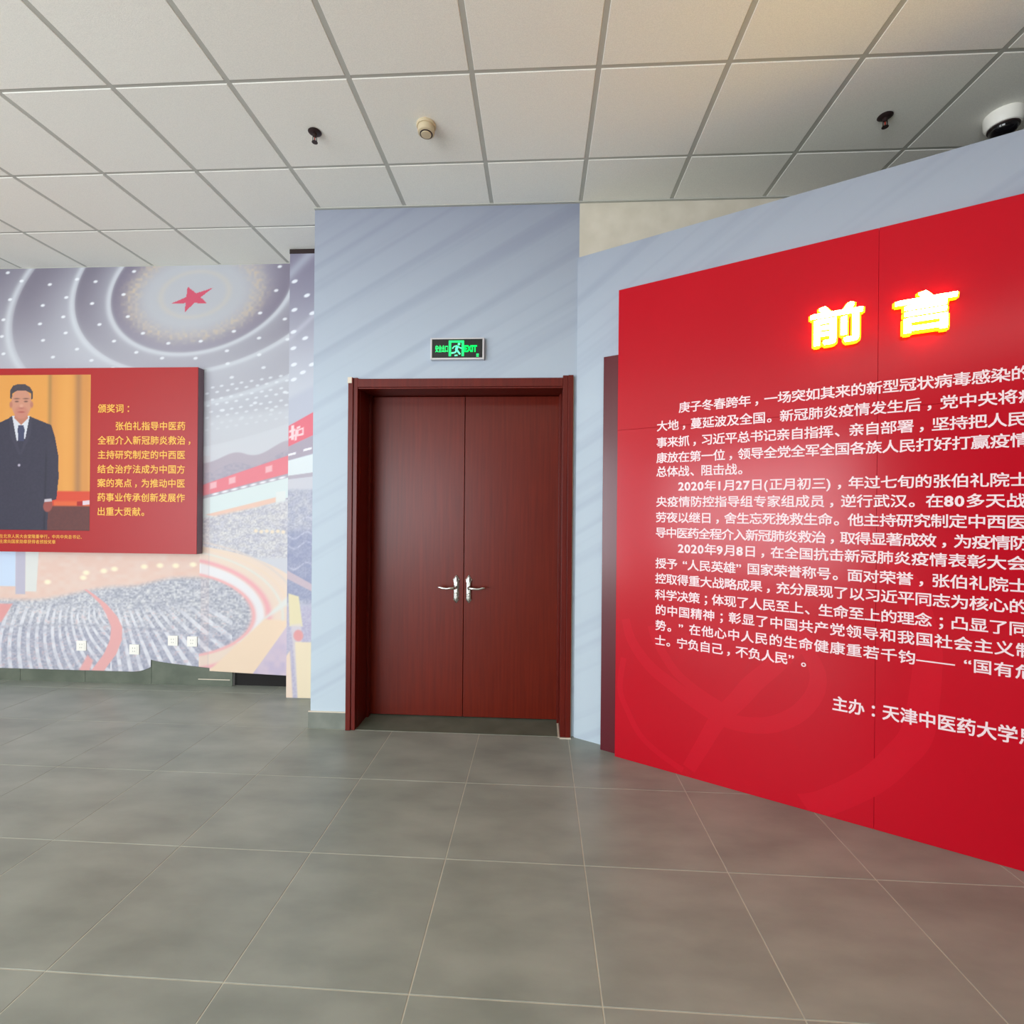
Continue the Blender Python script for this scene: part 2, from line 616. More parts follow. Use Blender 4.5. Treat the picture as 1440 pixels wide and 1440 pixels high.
ch = dchild(boxes('corner_patch', [(-1.317, -1.288, CF - 0.002, CF + 0.02, 2.383, 2.424)], M['caulk'], bevel=0.001))
ch['label'] = 'white chip at the top left corner of the casing'
ch = dchild(boxes('caulk_strip', [(0.139, 0.151, 3.30, 3.56, 0.0005, 0.004), (0.151, 0.226, 3.283, 3.296, 0.0005, 0.006), (0.222, 0.2275, 3.318, 3.33, 0.002, 2.42)], M['caulk']))
ch['label'] = 'pale caulk along the foot of the right casing'


def leaf_panel(xa, xb):
    bm = bmesh.new()
    bm_box(bm, xa, xb, 3.57, 3.612, 0.008, 2.352)
    return dchild(finish('door_leaf', bm, M['leaf'], bevel=0.002))


SEAM = -0.5465
dchild(boxes('threshold', [(-1.248, 0.150, 3.318, 3.60, -0.001, 0.0012)], M['skirting_shaded']))
lfL = leaf_panel(-1.245, SEAM - 0.0022)
lfR = leaf_panel(SEAM + 0.0022, 0.149)


def handle(leafo, cx, s):
    z0, z1 = 0.838, 1.046
    # back plate: pointed at both ends, raised in two steps
    def outline(k, zz):
        w2 = 0.0245 * k
        hz = (z1 - z0) / 2
        zc = (z0 + z1) / 2
        pts = [(-0.80, hz * 0.72), (-1.0, hz * 0.68), (-1.0, hz * 0.60), (-0.82, hz * 0.54), (-0.82, -hz * 0.60), (-0.9, -hz * 0.66), (-0.86, -hz * 0.74), (0, -hz)]
        pts = pts + [(-a, b) for a, b in pts[-2::-1]] + [(0.45, hz * 0.86), (0, hz), (-0.45, hz * 0.86)]
        return [(cx + a * w2, zz, zc + b * (1 if k == 1 else (k + 1) / 2)) for a, b in pts]
    bm = bmesh.new()
    rings = []
    for k, yy in ((1, 3.5705), (1, 3.564), (0.8, 3.560), (0.72, 3.556), (0.35, 3.553)):
        rings.append([bm.verts.new(p) for p in outline(k, yy)])
    for a, b_ in zip(rings, rings[1:]):
        n = len(a)
        for q in range(n):
            bm.faces.new((a[q], a[(q + 1) % n], b_[(q + 1) % n], b_[q]))
    bm.faces.new(rings[-1])
    pl = finish('handle_plate', bm, M['chrome'])
    pl['label'] = 'chrome handle plate pointed at both ends'
    # lever: neck out of the plate then a waved tapering bar
    path = [(0, 3.556, .956, .0125), (0, 3.535, .956, .0105), (0.004, 3.515, .956, .0105), (0.018, 3.505, .957, .0105), (0.04, 3.503, .956, .0085), (0.062, 3.503, .9535, .0078),
            (0.085, 3.504, .9545, .0085), (0.105, 3.506, .960, .0088), (0.122, 3.509, .962, .006), (0.128, 3.510, .961, .0025)]
    bm = bmesh.new()
    prev = None
    P = [Vector((cx + s * a, b, c)) for a, b, c, r in path]
    for i, (p, q) in enumerate(zip(P, path)):
        d = (P[min(i + 1, len(P) - 1)] - P[max(i - 1, 0)]).normalized()
        n1 = d.cross(Vector((0, 0, 1)))
        n1 = n1.normalized()
        n2 = d.cross(n1)
        ring = [bm.verts.new(p + n1 * math.cos(t * math.pi / 6) * q[3] * 0.75 + n2 * math.sin(t * math.pi / 6) * q[3]) for t in range(12)]
        if prev:
            for t in range(12):
                bm.faces.new((prev[t], prev[(t + 1) % 12], ring[(t + 1) % 12], ring[t]))
        else:
            bm.faces.new(ring)
        prev = ring
    bm.faces.new(prev[::-1])
    lv = finish('lever', bm, M['chrome'], smooth=True)
    bm = bmesh.new()
    rr = []
    for r, yy in ((0.0105, 3.556), (0.0105, 3.546), (0.008, 3.543)):
        rr.append([bm.verts.new((cx + r * math.cos(t * math.pi / 8), yy, 0.905 + r * 1.3 * math.sin(t * math.pi / 8))) for t in range(16)])
    for a, b_ in zip(rr, rr[1:]):
        for t in range(16):
            bm.faces.new((a[t], a[(t + 1) % 16], b_[(t + 1) % 16], b_[t]))
    bm.faces.new(rr[-1])
    ky = finish('key_cylinder', bm, M['chrome'])
    for o in (pl, lv, ky):
        o.parent = leafo
        o.matrix_parent_inverse = Matrix.Translation(-Vector(door.location))


for o in (lfL, lfR):
    o.matrix_parent_inverse = Matrix.Identity(4)
    o.location = -Vector(door.location)
# leaves keep their vertices in room metres; their offset is the door's own origin
handle(lfL, -0.600, -1)
handle(lfR, -0.507, 1)
for lf in (lfL, lfR):
    for c in lf.children:
        c.matrix_parent_inverse = Matrix.Identity(4)

# ---------------------------------------------------------------- exit sign
ex = empty('exit_sign', (-0.563, YB, 2.54), label='lit green exit sign in a silver frame above the double door', cat='sign')
EW, EH = 0.366, 0.146
bm = bmesh.new()
bm_box(bm, -EW / 2, EW / 2, -0.030, 0, 0, EH)
finish('housing', bm, M['sign_frame'], ex, bevel=0.003)
boxes('frame', [(-EW / 2, -EW / 2 + .011, -.036, -.030, 0, EH), (EW / 2 - .011, EW / 2, -.036, -.030, 0, EH),
                (-EW / 2 + .011, EW / 2 - .011, -.036, -.030, 0, .011), (-EW / 2 + .011, EW / 2 - .011, -.036, -.030, EH - .009, EH)], M['sign_frame'], ex, bevel=0.0015)
fc = boxes('sign_face', [(-EW / 2 + .011, EW / 2 - .011, -.0325, -.030, .011, EH - .009)], M['sign_black'], ex)
YS = -0.0331
text_mesh('lettering', '安全出口', 0.050, -0.151, 0.050, YS, M['sign_green'], fc, width=0.090, off=0.025, sx=0.46)
c = glyph('EXIT', 0.04)
V = c[0].copy()
me = bpy.data.meshes.new('lettering')
V = np.stack([V[:, 0] * 0.042 + 0.047, np.full(len(V), YS), V[:, 1] * 0.060 + 0.052], 1)
me.from_pydata(V.tolist(), [], c[1])
link('lettering', me, M['sign_green'], fc)
boxes('door_pictogram', [(-0.058, -0.042, YS - .0005, YS, .022, .128), (0.030, 0.046, YS - .0005, YS, .022, .128), (-0.042, 0.030, YS - .0005, YS, .114, .128)], M['sign_green'], fc)


def blob_poly(bm, pts, y):
    bm.faces.new([bm.verts.new((a, y, b)) for a, b in pts])


bm = bmesh.new()
y = YS - 0.0004
hd = [(0.012 + 0.0085 * math.cos(t * math.pi / 8), 0.104 + 0.0085 * math.sin(t * math.pi / 8)) for t in range(16)]
blob_poly(bm, hd, y)
for pts, ww in (([(0.004, 0.092), (-0.004, 0.075), (-0.006, 0.062)], 0.017), ([(0.004, 0.090), (0.020, 0.078), (0.032, 0.076)], 0.007),
                ([(0.000, 0.091), (-0.020, 0.088), (-0.033, 0.073)], 0.007), ([(-0.006, 0.064), (-0.014, 0.048), (-0.040, 0.043)], 0.010),
                ([(-0.002, 0.064), (0.008, 0.050), (0.020, 0.034)], 0.011), ([(-0.018, 0.026), (0.002, 0.028)], 0.009)):
    ribbon(bm, pts, ww, y - 0.0001)
finish('running_pictogram', bm, M['sign_pale'], fc)
boxes('small_mark', [(0.130, 0.147, YS - .0002, YS, .018, .024), (0.130, 0.147, YS - .0002, YS, .028, .038)], M['sign_green'], fc)

# ---------------------------------------------------------------- big red panel
pan = empty('exhibition_panel', PO, PA, label='large glossy red panel with white text and a glowing two-character title', cat='panel')
g_ = 0.0005
for (a, b_) in ((-0.022, 1.276), (1.276, 2.574), (2.574, 3.60)):
    for (z0, z1) in ((0.0, 2.022), (2.022, 2.892)):
        bm = bmesh.new()
        bm_box(bm, a + g_, b_ - g_, 0.0, 0.06, z0 + g_, z1 - g_)
        finish('board', bm, M['red_board'], pan, bevel=0.0006, seg=1)
boxes('backing_board', [(-0.130, 3.6, 0.034, 0.0335 + 0.06, 0, 2.503)], M['maroon'], pan, bevel=0.001)
pan.children[-1]['label'] = 'darker maroon board standing out behind the left edge'
# printed emblem, faintly lighter
bm = bmesh.new()
ribbon(bm, [(1.20, 1.45), (1.40, 1.20), (1.468, 0.938), (1.469, 0.808), (1.438, 0.516), (1.366, 0.371), (1.256, 0.221), (1.078, 0.066), (0.98, 0.016)], lambda t: 0.06 + 0.06 * min(1, t * 2), -0.0004)
ribbon(bm, [(0.03, 0.62), (0.009, 0.424), (0.065, 0.287), (0.136, 0.174), (0.239, 0.099), (0.387, 0.03)], 0.035, -0.00045)
ribbon(bm, [(0.04, 0.86), (0.08, 0.734), (0.184, 0.603), (0.322, 0.511), (0.481, 0.424), (0.63, 0.371), (0.804, 0.388), (0.935, 0.464), (1.013, 0.565), (1.043, 0.661), (1.03, 0.748), (0.97, 0.85), (0.88, 0.93)], lambda t: 0.05 + 0.035 * math.sin(t * math.pi), -0.0005)
ribbon(bm, [(1.0, 0.90), (0.852, 0.718), (0.751, 0.605), (0.672, 0.493), (0.575, 0.366), (0.501, 0.216), (0.42, 0.05)], lambda t: 0.10 - 0.05 * abs(t - 0.4), -0.00055)
ribbon(bm, [(0.20, 0.84), (0.238, 0.739), (0.342, 0.589), (0.48, 0.493), (0.629, 0.425)], 0.05, -0.0006)
em = finish('emblem', bm, M['red_emblem'], pan)
em['label'] = 'faint lighter red ring and ribbon emblem'

LINES = [
    ('\u3000\u3000庚子冬春跨年，一场突如其来的新型冠状病毒感染的', 2.098, 1.800),
    ('大地，蔓延波及全国。新冠肺炎疫情发生后，党中央将疫', 2.000, 1.825),
    ('事来抓，习近平总书记亲自指挥、亲自部署，坚持把人民', 1.903, 1.790),
    ('康放在第一位，领导全党全军全国各族人民打好打赢疫情', 1.812, 1.800),
    ('总体战、阻击战。', 1.730, None),
    ('\u3000\u30002020年1月27日(正月初三)，年过七旬的张伯礼院士', 1.643, 1.800),
    ('央疫情防控指导组专家组成员，逆行武汉。在80多天战', 1.553, 1.790),
    ('劳夜以继日，舍生忘死挽救生命。他主持研究制定中西医', 1.461, 1.790),
    ('导中医药全程介入新冠肺炎救治，取得显著成效，为疫情防', 1.371, 1.800),
    ('\u3000\u30002020年9月8日，在全国抗击新冠肺炎疫情表彰大会', 1.284, 1.795),
    ('授予“人民英雄”国家荣誉称号。面对荣誉，张伯礼院士', 1.189, 1.800),
    ('控取得重大战略成果，充分展现了以习近平同志为核心的', 1.099, 1.800),
    ('科学决策；体现了人民至上、生命至上的理念；凸显了同', 1.004, 1.800),
    ('的中国精神；彰显了中国共产党领导和我国社会主义制', 0.914, 1.825),
    ('势。”在他心中人民的生命健康重若千钧——“国有危', 0.822, 1.825),
    ('士。宁负自己，不负人民”。', 0.734, None),
]
for s, z, e in LINES:
    tot = sum(adv(c) for c in s)
    wdt = (e - 0.220) if e else tot * 0.0628
    text_mesh('text_line', s, 0.0655, 0.220, z - 0.004, -0.0012, M['white_print'], pan, width=wdt, off=0.016)
text_mesh('text_line', '主办：天津中医药大学思', 0.078, 1.103, 0.537, -0.0012, M['white_print'], pan, pitch=0.0668, off=0.02, sx=0.86)

# glowing channel letters
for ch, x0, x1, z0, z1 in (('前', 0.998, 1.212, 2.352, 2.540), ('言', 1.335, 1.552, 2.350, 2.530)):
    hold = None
    for nm, off, ex_, ya, m in (('title_letter', 0.022, 0.02, -0.050, M['letter_face']), ('letter_halo', 0.055, 0.02, -0.034, M['letter_halo'])):  # second, wider glowing shape is added as the bloom halo
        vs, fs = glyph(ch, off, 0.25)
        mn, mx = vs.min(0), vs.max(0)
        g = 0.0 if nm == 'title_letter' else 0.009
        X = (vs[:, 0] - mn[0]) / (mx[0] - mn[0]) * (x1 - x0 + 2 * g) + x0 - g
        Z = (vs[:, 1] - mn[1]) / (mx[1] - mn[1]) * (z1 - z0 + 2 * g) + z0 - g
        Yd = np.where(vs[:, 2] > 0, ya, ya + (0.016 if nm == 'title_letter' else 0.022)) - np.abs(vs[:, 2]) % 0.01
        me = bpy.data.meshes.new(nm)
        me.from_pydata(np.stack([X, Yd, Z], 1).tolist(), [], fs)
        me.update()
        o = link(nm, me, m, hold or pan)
        if hold is None:      # the face is lit white, the returns share the yellow halo glow
            me.materials.append(M['letter_halo'])
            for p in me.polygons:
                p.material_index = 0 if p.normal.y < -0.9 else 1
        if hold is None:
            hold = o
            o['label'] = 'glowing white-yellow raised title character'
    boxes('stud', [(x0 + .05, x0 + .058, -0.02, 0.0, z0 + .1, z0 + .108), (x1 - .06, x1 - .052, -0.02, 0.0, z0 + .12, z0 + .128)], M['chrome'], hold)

# ---------------------------------------------------------------- mural painting (colours of the print only)


def smooth(a, b, x):
    t = np.clip((x - a) / (b - a), 0, 1)
    return t * t * (3 - 2 * t)


def vnoise(x, y, seed=0):
    xi, yi = np.floor(x).astype(int), np.floor(y).astype(int)
    xf, yf = x - xi, y - yi
    def hsh(a, b):
        n = (a * 374761393 + b * 668265263 + seed * 974634777) & 0x7fffffff
        n = ((n ^ (n >> 13)) * 1274126177) & 0x7fffffff
        return ((n ^ (n >> 16)) & 0xffff) / 65535.0
    u_, v_ = xf * xf * (3 - 2 * xf), yf * yf * (3 - 2 * yf)
    return (hsh(xi, yi) * (1 - u_) + hsh(xi + 1, yi) * u_) * (1 - v_) + (hsh(xi, yi + 1) * (1 - u_) + hsh(xi + 1, yi + 1) * u_) * v_


class Paint:
    def __init__(s, x, y):
        s.x, s.y = x, y
        s.c = np.zeros(x.shape + (3,))

    def put(s, mask, col):
        mask = np.clip(mask, 0, 1)[..., None]
        col = np.asarray(col, float)
        s.c = s.c * (1 - mask) + col * mask

    def quad(s, pts, col, soft=0.8, a=1.0):
        """filled convex polygon, points clockwise as seen (y down)"""
        m = np.ones(s.x.shape)
        n = len(pts)
        for i in range(n):
            (xa, ya), (xb, yb) = pts[i], pts[(i + 1) % n]
            d = math.hypot(xb - xa, yb - ya) or 1
            dist = ((xb - xa) * (s.y - ya) - (yb - ya) * (s.x - xa)) / d
            m = np.minimum(m, smooth(-soft, soft, dist))
        s.put(m * a, col)

    def ell(s, cx, cy, rx, ry, col, rot=0.0, soft=1.0, a=1.0):
        q = s.er(cx, cy, rx, ry, rot)
        k = soft / max(min(rx, ry), 0.5)
        s.put((1 - smooth(1 - k, 1 + k, q)) * a, col)

    def er(s, cx, cy, rx, ry, rot=0.0):
        cr, sr = math.cos(rot), math.sin(rot)
        dx, dy = s.x - cx, s.y - cy
        return np.sqrt(((dx * cr + dy * sr) / rx) ** 2 + ((-dx * sr + dy * cr) / ry) ** 2)

    def ring(s, cx, cy, rx, ry, wd, col, rot=0.0, a=1.0):
        q = s.er(cx, cy, rx, ry, rot)
        k = wd / min(rx, ry)
        s.put(np.exp(-((q - 1) / k) ** 2) * a, col)


T18 = -math.radians(18)
ELL = [(283, 403, 130, 88), (290, 392, 190, 122), (298, 396, 292, 160), (310, 400, 400, 215)]


def poly_mask(x, y, pts):
    ins = np.zeros(x.shape, bool)
    n = len(pts)
    for i in range(n):
        (xa, ya), (xb, yb) = pts[i], pts[(i + 1) % n]
        c = ((ya > y) != (yb > y)) & (x < (xb - xa) * (y - ya) / ((yb - ya) or 1e-9) + xa)
        ins ^= c
    return ins.astype(float)


def paint_mural(x, y):
    P = Paint(x, y)
    top = np.array((124, 119, 134.))
    lo = np.array((206, 208, 216.))
    t = smooth(365, 590, y)[..., None]
    P.c = top * (1 - t) + lo * t
    light = np.array((205, 210, 219.))
    for k in (3, 2, 1, 0):      # outermost first
        cx, cy, rx, ry = ELL[k]
        q = P.er(cx, cy, rx, ry, T18)
        inside = 1 - smooth(0.995, 1.005, q)
        band = top * (1 - t * 0.62) + lo * t * 0.62
        shade = smooth(0.55, 0.98, q)[..., None]
        col = light * (1 - shade) * 0.75 + band * (0.25 + 0.75 * shade)
        P.c = P.c * (1 - inside[..., None]) + col * inside[..., None]
        P.ring(cx, cy, rx * 1.025, ry * 1.025, 3.0, light + (4, 4, 2), T18, 0.75 * 1.0)
    # darker inside the first ring, gold wreath, pale centre with a red star
    q = P.er(*ELL[0], T18)
    P.put((1 - smooth(0.97, 1.0, q)) * 0.45, (134, 126, 146))
    q2 = P.er(274, 414, 92, 60, -math.radians(10))
    wreath = np.exp(-((q2 - 0.95) / 0.15) ** 2)
    nz = vnoise(x / 3.5, y / 3.5, 3)
    P.put(wreath * (0.35 + 0.5 * nz), (196, 186, 176))
    P.put(wreath * np.clip(nz - 0.5, 0, 1) * 0.9, (208, 184, 148))
    P.put((1 - smooth(0.66, 1.05, q2)) * 0.8, (188, 192, 197))
    P.put(np.exp(-((q2 - 0.52) / 0.05) ** 2) * 0.35, (206, 196, 180))
    tips = [(264, 403), (300, 405), (291, 427), (260, 440), (240, 427)]
    star = []
    for k in range(5):
        a, b_ = tips[k], tips[(k + 1) % 5]
        star += [a, (271 + ((a[0] + b_[0]) / 2 - 271) * 0.46, 420 + ((a[1] + b_[1]) / 2 - 420) * 0.46)]
    P.put(poly_mask(x, y, star), (205, 84, 108))
    # ceiling lamps along the rings
    rs = np.random.RandomState(5)
    for (k, s_, n) in ((0, 0.86, 15), (0, 0.995, 0), (1, 0.86, 22), (2, 0.74, 30), (2, 0.86, 34), (3, 0.80, 44), (3, 0.88, 50)):
        cx, cy, rx, ry = ELL[k]
        for i in range(n):
            a = 2 * math.pi * (i + 0.3 * (k + s_)) / n
            ex_, ey = rx * s_ * math.cos(a), ry * s_ * math.sin(a)
            px = cx + ex_ * math.cos(T18) - ey * math.sin(T18) + rs.uniform(-1.5, 1.5)
            py = cy + ex_ * math.sin(T18) + ey * math.cos(T18) + rs.uniform(-1.5, 1.5)
            if px < -180 or px > 420 or py > 590 or py < 372:
                continue
            P.ell(px, py, 3.0, 1.9, (236, 240, 246), -0.2, 0.8, 0.9)
    for r_ in range(9):
        for i in range(9):
            px, py = 293 + i * 13.5 + (r_ % 2) * 6, 536 + r_ * 8.5 - i * 2.2
            P.ell(px + rs.uniform(-1, 1), py, 2.6, 1.5, (234, 238, 244), -0.2, 0.8, 0.8 * (r_ > 0))
    # plain haze under the ceiling, dark gallery curve, banner
    P.quad([(288, 588), (420, 570), (420, 700), (288, 700)], (204, 207, 214), 8, 0.75)
    for xx, y1 in ((0, 0),):
        up_ = 652 - 17 * np.exp(-((x - 335) / 30) ** 2) - 34 * smooth(345, 407, x)
        P.put(smooth(-1.5, 1.5, y - up_) * (x > 288) * (y < 700) * 0.85, (172, 160, 174))
        nn = vnoise(x / 3, y / 3, 9)
        P.put(smooth(-1, 1, y - up_ - 14) * (x > 288) * (y < 700) * nn * 0.5, (140, 140, 165))
    P.quad([(280, 683), (404.5, 639), (404.5, 664), (280, 698)], (232, 120, 132), 0.8)
    P.quad([(404.5, 641), (407, 641), (407, 664), (404.5, 664)], (236, 224, 228), 0.5)
    for cx, cy in ((302, 681), (328, 674), (378, 658)):
        P.quad([(cx - 4.5, cy - 3), (cx + 4.5, cy - 5.5), (cx + 4.5, cy + 3), (cx - 4.5, cy + 5.5)], (244, 196, 202), 1.2, 0.8)
    P.quad([(288, 697), (407, 664), (407, 669), (288, 702)], (170, 165, 178), 0.8)
    for i in range(8):
        P.ell(305 + i * 13, 693 - i * 3.3, 4.5, 1.4, (240, 240, 244), -0.25)
    P.quad([(288, 700), (407, 669), (407, 697), (288, 728)], (216, 230, 230), 0.8)
    P.quad([(292, 722), (388, 697), (388, 704), (310, 726)], (236, 196, 176), 1)
    P.quad([(388, 690), (401, 688), (401, 709), (388, 709)], (226, 232, 230), 0.8)
    # audience on the gallery
    ga = smooth(-3, 3, y - (727 - 0.22 * np.clip(x - 290, 0, 200))) * (1 - smooth(778, 784, y))
    g1 = vnoise(x / 1.7, y / 1.7, 21)
    g2 = vnoise(x / 5, y / 3, 22)
    gc = np.stack([164 + 44 * g1 + 26 * g2, 164 + 44 * g1 + 24 * g2, 182 + 36 * g1 + 10 * g2], -1)
    P.c = P.c * (1 - ga[..., None]) + gc * ga[..., None]
    for i in range(6):
        P.ell(361 + i * 7.5, 744 + (i % 2), 2.6, 2.4, (240, 224, 200), 0)
    # far stalls below the board: orange wall with lamps, screen, pillars
    m = (y > 777) * (x < 300)
    P.put(m * 1.0, (230, 202, 188))
    P.put(m * vnoise(x / 9, y / 5, 30) * 0.35, (226, 170, 150))
    P.quad([(-200, 777), (24, 777), (24, 827), (-200, 827)], (198, 218, 244), 0.8)
    P.quad([(24, 777), (38, 777), (38, 838), (24, 838)], (184, 180, 200), 0.8)
    P.quad([(38, 777), (57, 777), (54, 834), (38, 834)], (220, 222, 218), 0.8)
    for cx, cy in ((70, 820), (121, 813), (125, 806), (150, 803), (165, 800), (207, 796), (229, 794), (251, 794), (275, 792)):
        P.ell(cx, cy, 4.5, 3.2, (252, 240, 206), 0, 2.0)
    # stalls audience
    edge = 846 - 22 * smooth(40, 180, x) - 14 * smooth(180, 260, x)
    st = smooth(-5, 5, y - edge) * (x < 378)
    n1 = vnoise(x / 2.1, y / 2.1, 40)
    n2 = vnoise(x / 4, y / 2.4, 41)
    base = np.stack([134 + 52 * n1 + 44 * n2, 138 + 50 * n1 + 42 * n2, 158 + 42 * n1 + 30 * n2], -1)
    P.c = P.c * (1 - st[..., None]) + base * st[..., None]
    # pale table rows fanning out, cut by cross aisles
    n3 = vnoise(x / 6, y / 7, 43)
    P.put(smooth(866, 900, y) * st * 0.35, (140, 142, 172))
    for ccx, ccy, xa, xb, nr in ((132, 800, -200, 160, 21.), (150, 765, 160, 330, 31.)):
        ang = np.arctan2(x - ccx, y - ccy)
        rad = np.hypot(x - ccx, y - ccy)
        lean = 0.0060 * np.clip(rad - 70, 0, 200) * (ccx == 132)
        f = ((ang - lean) * nr / math.pi * 1.25) % 1.0
        stripe = smooth(0.42, 0.56, f) * (1 - smooth(0.84, 0.96, f))
        am = (x >= xa) * (x < xb) * smooth(846, 866, y)
        aisle = 1 - np.exp(-((y - (880 + 0.0004 * (x - 120) ** 2)) / 2.2) ** 2) * 0.8
        P.put(stripe * am * aisle * np.clip(0.35 + 0.75 * n3, 0, 0.92), (228, 229, 236))
        P.put(am * np.clip(n2 - 0.74, 0, 1) * 1.3, (222, 160, 162))
    # red curved aisle
    ax = np.interp(y, [828, 838, 850, 866, 882, 900, 920, 945], [122, 136, 150, 162, 169, 168, 160, 142])
    aw = np.interp(y, [828, 845, 870, 900, 945], [2, 4, 7.5, 8.5, 9])
    P.put((1 - smooth(aw - 1, aw + 1, np.abs(x - ax))) * (y > 830) * (x < 300), (230, 164, 162))
    P.quad([(128, 922), (136, 930), (130, 948), (114, 948)], (230, 164, 162), 2)
    P.quad([(-60, 852), (20, 852), (4, 878), (-60, 890)], (226, 150, 148), 1.5)
    # sweeping balcony front at the right: white panels, pink rails, cream and orange bands
    cx, cy = 240, 862
    R_ = (x > 284)
    q0 = P.er(cx, cy, 118, 60)
    qo = P.er(cx, cy, 206, 98)
    outer = smooth(0.995, 1.005, q0) * (1 - smooth(0.99, 1.01, qo)) * R_ * (y < 950)
    low = smooth(0.995, 1.005, q0) * (y > 862) * R_
    P.put(np.maximum(outer, low), (236, 214, 196))
    qw = P.er(cx, cy, 137, 78)
    P.put(smooth(1.0, 1.03, q0) * (1 - smooth(0.96, 1.0, qw)) * R_ * (y < 900), (234, 232, 234))
    P.put(np.exp(-((q0 - 1.01) / 0.03) ** 2) * R_, (238, 176, 176))
    P.put(np.exp(-((qw - 1.02) / 0.035) ** 2) * R_, (240, 170, 176))
    for rr_, cc in ((1.16, (226, 226, 216)), (1.24, (238, 214, 190)), (1.34, (222, 208, 200))):
        P.put(np.exp(-((qw - rr_) / 0.018) ** 2) * R_ * (y < 905) * 0.8, cc)
    P.quad([(366, 872), (407, 832), (407, 868), (372, 868)], (226, 228, 222), 3)
    P.quad([(374, 866), (407, 868), (360, 950), (288, 950), (300, 938)], (242, 214, 184), 2.5)
    P.quad([(407, 872), (407, 955), (350, 955)], (208, 190, 208), 1.0)
    P.put(smooth(400, 407, x) * 0 + (x > 352) * (y > 880) * smooth(0, 3, (y - 872) * 57 + (x - 407) * 83) * np.clip(vnoise(x / 8, y / 8, 50) - 0.4, 0, 1), (180, 170, 205))
    q3 = P.er(cx, cy, 160, 95)
    hz_ = (smooth(420, 540, y) * (1 - smooth(600, 640, y)))[..., None] * 0.34
    P.c = P.c * (1 - hz_) + np.array((204, 209, 216.)) * hz_
    hz_ = smooth(560, 640, y)[..., None] * 0.16
    P.c = P.c * (1 - hz_) + np.array((214, 214, 220.)) * hz_
    # printing seams between the sheets
    P.put(np.exp(-((x - 297) / 0.8) ** 2) * (y > 560) * 0.3, (190, 180, 186))
    P.put((x < 297) * (x > 286) * (y > 640) * 0.12, (200, 160, 160))
    return np.clip(P.c, 0, 255)


def paint_pier(x, y):
    P = Paint(x, y)
    t = smooth(350, 560, y)[..., None]
    P.c = np.array((132, 128, 148.)) * (1 - t) + np.array((200, 204, 214.)) * t
    b_ = 412 - (x - 407) * 0.9
    P.put(np.exp(-((y - (385 - (x - 407) * 1.0)) / 10) ** 2) * 0.6, (186, 192, 206))
    P.put(np.exp(-((y - (475 - (x - 407) * 0.9)) / 5) ** 2) * 0.6, (196, 198, 210))
    P.put(smooth(-6, 6, y - (560 - (x - 407) * 0.5)) * 0.4, (176, 180, 200))
    for cx, cy in ((414, 395), (432, 415), (414, 435), (413, 466), (430, 475), (413, 489), (414, 512), (427, 523), (414, 533), (440, 512), (440, 440)):
        P.ell(cx, cy, 4.5, 2.4, (232, 236, 244), -0.35, 0.8)
    P.quad([(404, 600), (446, 577), (446, 610), (404, 629)], (230, 122, 136), 0.8)
    for a in ([(411, 598), (415, 597), (415, 618), (411, 618)], [(408, 605), (417, 602), (417, 605), (408, 608)], [(408, 613), (417, 610), (417, 613), (408, 616)],
              [(419, 600), (424, 598), (424, 601), (419, 603)], [(419, 604), (429, 600), (429, 611), (419, 613)], [(417, 604), (419.5, 603), (419, 618), (416, 619)]):
        P.quad(a, (248, 214, 218), 0.7)
    P.quad([(421.5, 605), (427, 603), (427, 608.5), (421.5, 610)], (230, 122, 136), 0.6)
    P.quad([(404, 629), (446, 610), (446, 636), (404, 648)], (176, 166, 180), 0.8)
    P.quad([(406, 638), (418, 635), (418, 638), (406, 641)], (240, 240, 246), 0.5)
    P.quad([(429, 631), (441, 628), (441, 631), (429, 634)], (240, 240, 246), 0.5)
    P.quad([(404, 648), (446, 637), (446, 664), (404, 669)], (224, 232, 234), 0.8)
    P.quad([(404, 669), (446, 663), (446, 669), (404, 674)], (180, 172, 184), 0.6)
    P.quad([(404, 674), (446, 669), (446, 688), (404, 688)], (206, 206, 214), 0.8)
    m = smooth(684, 692, y) * (1 - smooth(846, 852, y))
    n1, n2 = vnoise(x / 1.8, y / 1.8, 60), vnoise(x / 6, y / 5, 61)
    col = np.stack([146 + 40 * n1 + 22 * n2, 150 + 38 * n1 + 20 * n2, 176 + 30 * n1 + 8 * n2], -1)
    P.c = P.c * (1 - m[..., None]) + col * m[..., None]
    P.put(smooth(740, 752, y) * (1 - smooth(838, 850, y)) * (0.3 + 0.5 * n2), (124, 132, 172))
    for cy in (731, 752, 766, 795):
        P.put(np.exp(-((y - cy - 5 * np.sin((x - 407) / 6)) / 1.3) ** 2) * 0.45 * (0.3 + n1), (230, 230, 240))
    P.quad([(404, 800), (446, 822), (446, 832), (404, 812)], (214, 186, 190), 1, 0.8)
    m = smooth(846, 856, y)
    P.put(m, (196, 192, 210))
    P.put(m * n1 * 0.6, (160, 150, 186))
    P.quad([(409, 834), (424, 838), (430, 880), (411, 880)], (236, 222, 174), 1)
    P.quad([(413, 878), (428, 876), (432, 985), (424, 985)], (226, 214, 214), 2, 0.7)
    P.ell(424, 893, 7, 8, (232, 150, 148), 0, 1.5)
    P.quad([(419, 902), (446, 902), (446, 985), (424, 985)], (244, 224, 184), 1.2)
    P.quad([(404, 925), (412, 915), (417, 985), (404, 985)], (244, 216, 190), 1.5)
    hz_ = smooth(620, 700, y)[..., None] * 0.22
    P.c = P.c * (1 - hz_) + np.array((204, 204, 212.)) * hz_
    return np.clip(P.c, 0, 255)


